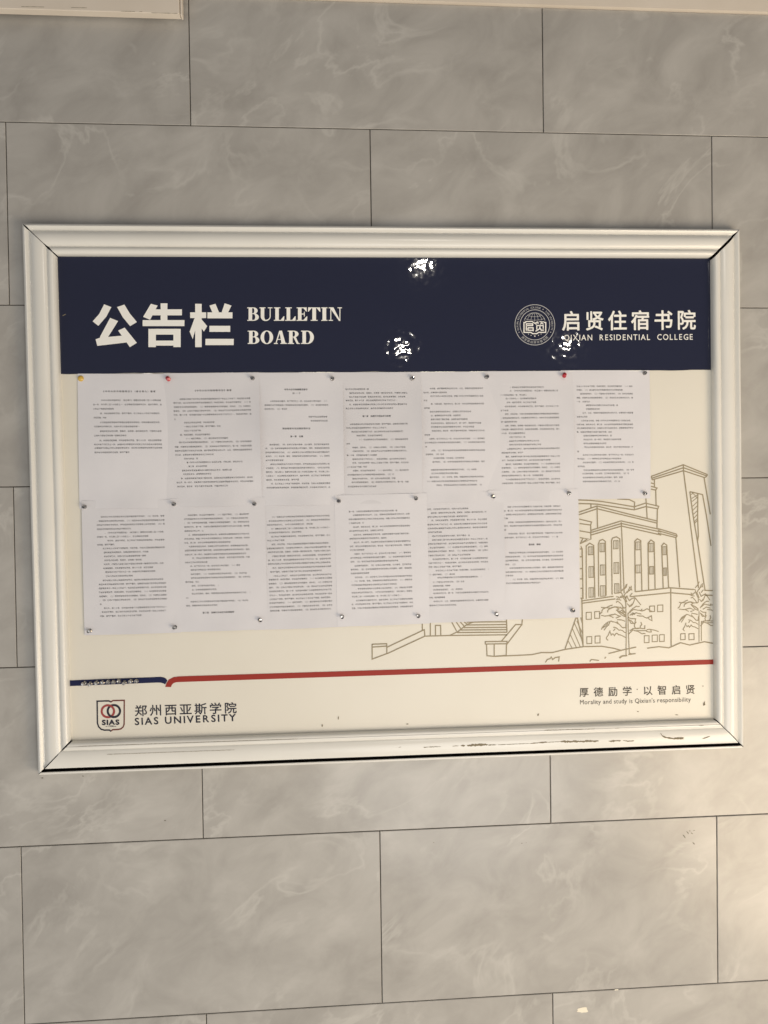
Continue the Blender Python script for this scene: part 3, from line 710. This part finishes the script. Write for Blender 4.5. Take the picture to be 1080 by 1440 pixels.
# ------------------------------------------------------------------ notice sheets
TXT = ("《中华人民共和国刑法》（修正案九）摘要"
 "在刑法第二百八十四条后增加一条，作为第二百八十四条之一：在法律规定的国家考试中，组织作弊的，处三年以下有期徒刑或者拘役，并处或者单处罚金；情节严重的，处三年以上七年以下有期徒刑，并处罚金。为他人实施前款犯罪提供作弊器材或者其他帮助的，依照前款的规定处罚。为实施考试作弊行为，向他人非法出售或者提供第一款规定的考试的试题、答案的，依照第一款的规定处罚。代替他人或者让他人代替自己参加第一款规定的考试的，处拘役或者管制，并处或者单处罚金。"
 "第七十九条　考生在国家教育考试中有下列行为之一的，由组织考试的教育考试机构工作人员在考试现场采取必要措施予以制止并终止其继续参加考试；组织考试的教育考试机构可以取消其相关考试资格或者考试成绩；情节严重的，由教育行政部门责令停止参加相关国家教育考试一年以上三年以下；构成违反治安管理行为的，由公安机关依法给予治安管理处罚；构成犯罪的，依法追究刑事责任：（一）非法获取考试试题或者答案的；（二）携带或者使用考试作弊器材、资料的；（三）抄袭他人答案的；（四）让他人代替自己参加考试的；（五）其他以不正当手段获得考试成绩的作弊行为。"
 "第八十条　任何组织或者个人在国家教育考试中有下列行为之一，有违法所得的，由公安机关没收违法所得，并处违法所得一倍以上五倍以下罚款；情节严重的，处五日以上十五日以下拘留；构成犯罪的，依法追究刑事责任：（一）组织作弊的；（二）通过提供考试作弊器材等方式为作弊提供帮助或者便利的；（三）代替他人参加考试的；（四）在考试结束前泄露、传播考试试题或者答案的；（五）其他扰乱考试秩序的行为。"
 "第一条　为规范对国家教育考试违规行为的认定与处理，维护国家教育考试的公平、公正，保障参加国家教育考试的人员、从事和参与国家教育考试工作的人员的合法权益，根据《中华人民共和国教育法》及相关法律、行政法规，制定本办法。第二条　本办法所称国家教育考试是指普通和成人高等学校招生考试、全国硕士研究生招生考试、高等教育自学考试等，由国务院教育行政部门确定实施，由经批准的实施教育考试的机构承办，面向社会公开、统一举行，其结果作为招收学历教育学生或者取得国家承认学历、学位证书依据的测试活动。"
 "第五条　考生不遵守考场纪律，不服从考试工作人员的安排与要求，有下列行为之一的，应当认定为考试违纪：（一）携带规定以外的物品进入考场或者未放在指定位置的；（二）未在规定的座位参加考试的；（三）考试开始信号发出前答题或者考试结束信号发出后继续答题的；（四）在考试过程中旁窥、交头接耳、互打暗号或者手势的；（五）在考场或者教育考试机构禁止的范围内，喧哗、吸烟或者实施其他影响考场秩序的行为的；（六）未经考试工作人员同意在考试过程中擅自离开考场的；（七）将试卷、答卷、草稿纸等考试用纸带出考场的；（八）用规定以外的笔或者纸答题或者在试卷规定以外的地方书写姓名、考号或者以其他方式在答卷上标记信息的；（九）其他违反考场规则但尚未构成作弊的行为。")
PITCH = 0.00425
SLOT_PTR = [0]
def take(n):
    s = ''.join(TXT[(SLOT_PTR[0] + i) % len(TXT)] for i in range(n)); SLOT_PTR[0] += n; return s
HEADS = {('S1', 215): '《中华人民共和国刑法》（修正案九）摘要', ('S2', 208): '《中华人民共和国教育法》摘要', ('S3', 197): '中华人民共和国教育部令', ('S3', 234): '第33号',
         ('S3', 583): '国家教育考试违规处理办法', ('S3', 661): '第一章　总则', ('S4', 460): '第二章　违规行为的认定与处理', ('L2', 1170): '第三章　违规行为认定与处理程序', ('L6', 602): '第四章　附则'}
SHEETS = {
 'S1': ((100, 520), (109, 525.5), (116, 712), 0, 0.0, 'first', "215:310-815b 303:290-860 345:220-865 388:220-415 433:290-865 475:225-345 522:290-865 563:230-660 609:290-868 652:230-535 700:285-868 740:230-870 775:235-872 818:235-565",
   'white printed sheet between the yellow and red pins, short text and blank lower half'),
 'S2': ((230, 520), (230, 525), (238, 711), 1, .012, '', "208:300-665b 293:140-835 330:98-838 371:100-838 410:100-842 449:102-845 491:104-130 524:205-495 563:205-555 604:205-365 645:165-470 682:215-625 720:155-850 764:112-850 803:115-852 843:117-485 880:205-340 917:230-765 956:230-425 997:185-660 1033:195-465 1075:172-862 1115:130-865 1155:135-620",
   'white printed sheet hanging right of the left red pin, text reaching its lifted right edge'),
 'S3': ((345, 520), (349.5, 524.2), (355.5, 709), 0, .009, '', "197:385-612b 234:465-545 313:245-808 352:190-808 390:190-410 467:625-808 507:645-812 583:368-640b 661:445-570b 742:240-818 779:200-820 819:200-820 857:202-822 896:202-375 935:248-822 973:205-822 1012:205-824 1050:205-825 1089:207-525 1127:255-828 1166:210-828",
   'white printed sheet with three short centred headings and a signature line near its top'),
 'S4': ((460, 520), (461, 523.6), (467, 707), 1, .010, '', "193:178-410 232:218-790 270:218-770 305:183-690 345:218-785 384:185-650 460:348-625b 540:225-790 577:188-598 614:240-760 652:290-545 692:285-795 733:190-228 770:250-770 806:250-795 846:193-490 885:250-775 922:250-800 961:197-392 998:255-802 1039:200-658 1077:250-672 1113:240-802 1155:205-485",
   'white printed sheet mid top row with one bold centred heading a third down'),
 'S5': ((570, 520), (573, 523.0), (579, 704), 0, .003, '', "187:240-770 227:178-410 263:245-772 305:180-220 340:250-778 380:185-242 417:240-650 455:250-545 493:250-615 531:250-752 568:250-680 606:260-785 646:188-250 685:232-788 722:190-788 763:195-215 800:255-788 838:200-380 875:275-580 912:265-788 953:195-220 990:252-705 1025:255-522 1063:240-795 1104:203-712 1141:305-762",
   'white printed sheet, fifth from the left in the top row, full of short indented items'),
 'S6': ((680, 515), (678, 522.2), (683.5, 700.5), 1, .006, '', "210:260-600 245:255-745 287:165-430 322:215-525 360:225-522 400:208-750 440:165-245 475:208-752 514:168-755 552:170-328 590:208-756 627:172-760 665:172-410 703:250-412 741:230-552 777:250-572 818:228-760 857:175-392 895:215-762 932:178-670 970:215-765 1006:176-765 1045:178-767 1083:178-595 1120:215-768 1158:180-768",
   'white printed sheet pinned on its right by the right-hand red pin, dense text'),
 'S7': ((785, 515), (788.5, 520.8), (792.8, 698.5), 0, .001, '', "200:178-752 237:178-650 274:215-755 314:178-757 352:178-315 388:270-598 425:270-412 463:235-757 502:182-288 540:222-745 578:180-757 614:183-760 652:180-538 688:245-535 726:245-632 765:245-480 802:235-755 844:185-200 878:240-762 916:185-635 952:240-762 991:188-262 1028:245-765 1062:235-715 1101:240-648 1140:240-620",
   'white printed sheet at the right end of the top row, above the building drawing'),
 'L1': ((110, 695), (114.5, 704.5), (123, 893), 2, .001, '', "225:225-822 267:185-822 305:185-825 346:187-508 382:265-818 423:188-672 460:290-828 500:190-365 537:245-828 576:255-675 615:255-652 654:260-612 693:255-818 732:250-720 770:270-742 810:272-528 852:245-815 892:205-840 931:205-842 970:205-842 1010:210-845 1048:212-848 1088:214-230 1127:255-850 1165:215-840 1205:217-625",
   'white printed sheet at the left end of the lower row, above the blue stripe'),
 'L2': ((235, 695), (238.5, 701.5), (243, 888.5), 3, .0015, '', "208:205-788 247:168-780 285:168-790 325:170-792 365:172-355 403:210-792 442:172-797 481:172-612 518:215-797 557:175-795 598:177-762 632:250-800 675:178-392 711:230-708 748:235-522 790:235-772 828:237-806 868:183-315 905:245-502 944:245-482 983:245-805 1025:187-232 1062:232-802 1102:190-505 1170:352-655b",
   'white printed sheet in the lower row with a bold centred heading at its foot'),
 'L3': ((350, 690), (351.5, 700), (359.5, 884.5), 2, .001, '', "262:218-788 302:175-790 340:178-622 378:220-792 416:180-530 455:222-795 494:182-348 532:225-795 572:178-795 609:188-797 648:230-800 688:190-800 725:190-795 764:232-803 804:193-712 843:235-808 880:197-812 920:197-812 958:200-812 996:200-805 1035:203-812 1073:202-814 1110:203-814 1150:205-815 1187:210-818",
   'white printed sheet third in the lower row, its lower half one solid block of text'),
 'L4': ((465, 690), (470, 696.6), (475.5, 880.5), 3, .001, '', "208:178-655 243:220-778 284:178-780 322:180-328 360:222-782 399:183-520 437:225-786 475:185-550 512:228-788 552:188-790 588:190-330 626:232-792 665:192-792 703:195-665 742:235-796 780:198-798 818:198-380 857:240-802 895:205-803 934:205-652 970:248-805 1009:207-804 1047:210-712 1085:250-810 1123:207-812 1162:208-813",
   'white printed sheet left of the printed stairs, text in many even short paragraphs'),
 'L5': ((575, 685), (579, 693.2), (585, 877), 2, .007, '', "220:182-590 257:218-770 296:183-582 330:222-776 372:183-778 410:183-780 447:185-325 485:228-605 523:228-780 562:187-782 600:187-782 637:188-784 677:188-610 713:232-782 752:190-786 790:193-520 825:245-792 866:195-455 895:280-718 940:235-550 977:235-410 1015:237-535 1050:240-792 1092:200-358 1130:242-792 1170:203-488",
   'white printed sheet in the lower row hanging over the printed stairs'),
 'L6': ((685, 680), (686.5, 689.6), (692.8, 872.5), 3, .001, '', "232:200-735 270:165-750 308:165-745 345:167-202 383:205-750 420:168-752 458:168-185 496:208-755 535:170-710 602:405-525b 684:212-760 723:178-762 761:178-764 800:178-295 835:218-764 875:180-766 910:180-260 947:220-765 985:185-532",
   'white printed sheet beside the building drawing, lowest quarter blank'),
}
SURF = {}
SLOPE = dict(S1=-.003, S2=-.015, S3=-.006, S4=-.009, S5=-.010, S6=-.011, S7=-.006, L1=-.023, L2=-.025, L3=-.031, L4=-.030, L5=-.028, L6=-.023)
YS0 = YP - .0016
for key, (zo, tl, bl, layer, curl, _, table, label) in SHEETS.items():
    yb = YS0 - layer * .0007
    A = at(*tl, yb)
    mid_ = (tl[0] + 64, (tl[1] + bl[1]) / 2)
    udir = at(mid_[0] + 60, mid_[1] + 60 * SLOPE[key], yb) - at(mid_[0] - 60, mid_[1] - 60 * SLOPE[key], yb); udir.y = 0; udir.normalize()
    vdir = Vector((udir.z, 0, -udir.x))
    WID, HEI = .210, .297
    s1, s2, s3 = random.uniform(0, 6), random.uniform(0, 6), random.uniform(.6, 1.4)
    def depth(u, v, yb=yb, curl=curl, s1=s1, s2=s2, s3=s3, lower=key[0] == 'L'):
        u = max(0, min(1, u)); v = max(0, min(1, v))
        su, sv = math.sin(math.pi * u), math.sin(math.pi * v)
        d = .0034 * s3 * su * sv + .0018 * su * (1 - sv) * (.6 + .4 * math.sin(s1)) + .0010 * sv * (1 - su)
        d += .0004 * math.sin(5 * u + s1) * sv + .0004 * math.sin(4 * v + 3 * u + s2) * su
        d += curl * (u ** 5) * sv ** 1.5
        d += (.0040 * s3 * su ** 2 * max(0, (v - .8) / .2) ** 2)
        return yb - max(d, 0)
    org = A + udir * (WID / 2) + vdir * (HEI / 2)
    q = MB(); NU, NV = 24, 32
    vs = []
    for j in range(NV + 1):
        for i in range(NU + 1):
            p = A + udir * (WID * i / NU) + vdir * (HEI * j / NV); p.y = depth(i / NU, j / NV); vs.append(p)
    fs = [(j * (NU + 1) + i, (j + 1) * (NU + 1) + i, (j + 1) * (NU + 1) + i + 1, j * (NU + 1) + i + 1) for j in range(NV) for i in range(NU)]
    q.add(vs, fs)
    sh = q.build('notice_sheet', M_paper, None, org, smooth=True)
    tag(sh, label, 'paper', 'white printed sheets pinned to the bulletin board')
    SURF[key] = (A, udir, vdir, depth)
    t = MB()
    for item in table.split():
        yl, rng = item.split(':'); bold = rng.endswith('b'); rng = rng.rstrip('b')
        xs_, xe_ = (float(v) for v in rng.split('-')); yl = float(yl)
        pa_ = at(zo[0] + xs_ / 7.024, zo[1] + yl / 7.024, yb)
        length = (xe_ - xs_) / 7.024 * .001622
        head = HEADS.get((key, int(yl)))
        pitch = PITCH
        if head: s_ = head; pitch = length / len(head)
        else:
            n = max(1, round(length / PITCH)); s_ = take(n); pitch = length / n if n > 3 else PITCH
        size = PITCH * (1.04 if bold else .98)
        for i, ch in enumerate(s_):
            if ch in '　 ': continue
            gv, gf, *_r = glyph(ch, 0.0, 1)
            for kb in range(3 if bold else 1):
                pts = []
                for gx, gy in gv:
                    p = pa_ + udir * (i * pitch + (gx + kb * .035) * size) - vdir * ((gy - .37) * size)
                    rel = p - A; u_, v_ = rel.dot(udir) / WID, rel.dot(vdir) / HEI
                    p.y = depth(u_, v_) - .00035 - kb * .00003; pts.append(p)
                t.add(pts, gf)
    t.build('printed_text', M_ink, sh)
def surf_y(pt):
    best = YP
    for A, ud, vd, dp in SURF.values():
        rel = pt - A; u_, v_ = rel.dot(ud) / .21, rel.dot(vd) / .297
        if -.01 <= u_ <= 1.01 and -.01 <= v_ <= 1.01: best = min(best, dp(u_, v_))
    return best

# ------------------------------------------------------------------ thumbtacks
def lathe(prof, n=20):
    """profile of (radius, height towards the viewer)"""
    vs, fs = [], []
    for r_, h_ in prof:
        for i in range(n):
            a = 2 * math.pi * i / n; vs.append((r_ * math.cos(a), -h_, r_ * math.sin(a)))
    for k_ in range(len(prof) - 1):
        for i in range(n):
            j = (i + 1) % n; fs.append((k_ * n + i, k_ * n + j, (k_ + 1) * n + j, (k_ + 1) * n + i))
    fs.append(tuple(range(n))[::-1]); fs.append(tuple((len(prof) - 1) * n + i for i in range(n)))
    return vs, fs
def mesh_of(name, parts, material):
    me = bpy.data.meshes.new(name); v, f = [], []
    for vs, fs in parts:
        i = len(v); v += vs; f += [tuple(i + k_ for k_ in q_) for q_ in fs]
    me.from_pydata(v, [], f); me.materials.append(material)
    me.polygons.foreach_set('use_smooth', [True] * len(f)); me.update()
    try: me.set_sharp_from_angle(angle=math.radians(50))
    except Exception: pass
    return me
K = .001
spool = [(4.1 * K, 0), (4.2 * K, .5 * K), (3.9 * K, 1.3 * K), (2.6 * K, 2.0 * K), (1.9 * K, 3.4 * K), (2.0 * K, 5.2 * K), (2.9 * K, 6.6 * K), (3.5 * K, 7.2 * K), (3.55 * K, 7.9 * K), (3.1 * K, 8.5 * K), (1.6 * K, 8.3 * K), (.3 * K, 8.1 * K)]
needle = [(.55 * K, -2.5 * K), (.55 * K, .05 * K)]
me_tack = mesh_of('thumbtack', [lathe(spool), lathe(needle, 8)], M_chrome)
dome = [(4.6 * K, 0), (4.7 * K, .4 * K), (4.4 * K, 1.2 * K), (3.4 * K, 2.2 * K), (2.0 * K, 2.9 * K), (.4 * K, 3.2 * K)]
me_yel = mesh_of('thumbtack', [lathe(dome), lathe(needle, 8)], M_yellow)
rspool = [(3.6 * K, 0), (3.7 * K, .6 * K), (3.3 * K, 1.6 * K), (2.2 * K, 2.6 * K), (2.0 * K, 5.5 * K), (3.0 * K, 7.5 * K), (3.8 * K, 8.6 * K), (3.9 * K, 9.6 * K), (3.3 * K, 10.6 * K), (1.2 * K, 10.9 * K)]
me_red = mesh_of('thumbtack', [lathe(rspool), lathe(needle, 8)], M_redpin)
me_glint = mesh_of('thumbtack', [lathe(dome), lathe(needle, 8)], M_chrome)
def tack(px, py, me, label, group, tilt=(0, 0), y=None, mat_=None):
    p = at(px, py, YS0 - .003)
    p.y = surf_y(p) if y is None else y
    h = .006
    p = at(px, py, p.y - h * .5) ; p.y += h * .5
    o = bpy.data.objects.new('thumbtack', me); col.objects.link(o)
    sc_ = {me_yel: 1.4, me_red: 1.25}.get(me, 1.12); o.scale = (sc_, sc_, sc_)
    o.location = p; o.rotation_euler = (tilt[0], random.uniform(0, 6) if tilt == (0, 0) else 0, tilt[1])
    if tilt == (0, 0): o.rotation_euler = (random.uniform(-.22, .22), random.uniform(0, 6), random.uniform(-.22, .22))
    tag(o, label, 'thumbtack', group); return o
GT = 'thumbtacks holding the printed sheets'
tack(113, 532, me_yel, 'yellow round thumbtack at the top left corner of the sheets', GT, (.05, .05))
tack(235.2, 531.3, me_red, 'crimson plastic pushpin leaning left in the top row of sheets', GT, (.38, .42))
tack(794.7, 526.3, me_red, 'bright red pushpin leaning right under the college lettering', GT, (.42, -.40))
top = ['silver thumbtack in the top row left of the sheet with three headings', 'silver thumbtack in the top row right of the sheet with three headings', 'silver thumbtack in the top row at the centre of the board, fourth sheet right corner',
       'silver thumbtack in the top row between the fifth and sixth sheets', 'pale worn thumbtack at the upper right corner of the last sheet in the top row']
for (x_, y_), lb in zip(((355.2, 531.8), (467.3, 532.3), (579.3, 532.3), (684.2, 530.2), (907, 524.6)), top): tack(x_, y_, me_tack, lb, GT)
mid = ['silver thumbtack between the two rows at the far left edge of the sheets', 'silver thumbtack between the two rows below the crimson pin', 'silver thumbtack between the two rows, third from the left', 'silver thumbtack between the two rows, fourth from the left',
       'silver thumbtack between the two rows, fifth from the left, above the stairs sheet', 'silver thumbtack between the two rows, sixth from the left', 'silver thumbtack between the two rows at the top right corner of the last lower sheet', 'silver thumbtack at the lower right corner of the last upper sheet, beside the tower drawing']
for (x_, y_), lb in zip(((118.5, 712.8), (244.4, 709), (357.6, 708.6), (476.6, 704.8), (585.2, 701), (693.4, 698.2), (800.2, 693.6), (907, 693.8)), mid): tack(x_, y_, me_tack, lb, GT)
low = ['silver thumbtack at the lowest left corner of the sheets, above the blue stripe', 'silver thumbtack along the bottom edge, second from the left', 'silver thumbtack along the bottom edge, third from the left', 'silver thumbtack along the bottom edge, fourth from the left',
       'silver thumbtack along the bottom edge just above the printed stairs door', 'silver thumbtack along the bottom edge above the right end of the printed steps', 'silver thumbtack at the lower right corner of the sheets, beside the arched windows drawing']
for (x_, y_), lb in zip(((126.2, 887.2), (246, 882.2), (365.3, 872.2), (481.2, 867.4), (588.6, 866.6), (698.6, 864), (805.2, 858.8)), low): tack(x_, y_, me_tack, lb, GT)
ordn = ['leftmost', 'second from the left', 'third from the left', 'fourth from the left', 'fifth from the left', 'sixth from the left', 'seventh from the left', 'eighth from the left, set lower', 'ninth from the left', 'rightmost']
for i, (x_, y_) in enumerate(zip((119, 127, 136, 144.1, 152.1, 159.5, 167, 175.3, 184, 191.9), (960.7, 961.5, 960, 960, 959, 959.3, 958, 959.8, 958, 957.8))):
    o = tack(x_, y_, me_tack, 'spare silver thumbtack on the blue stripe, ' + ordn[i] + ' of ten', 'spare thumbtacks stuck in the blue stripe', y=YQ - .0008)

for o in sc.objects:
    if '_o' in o: del o['_o']
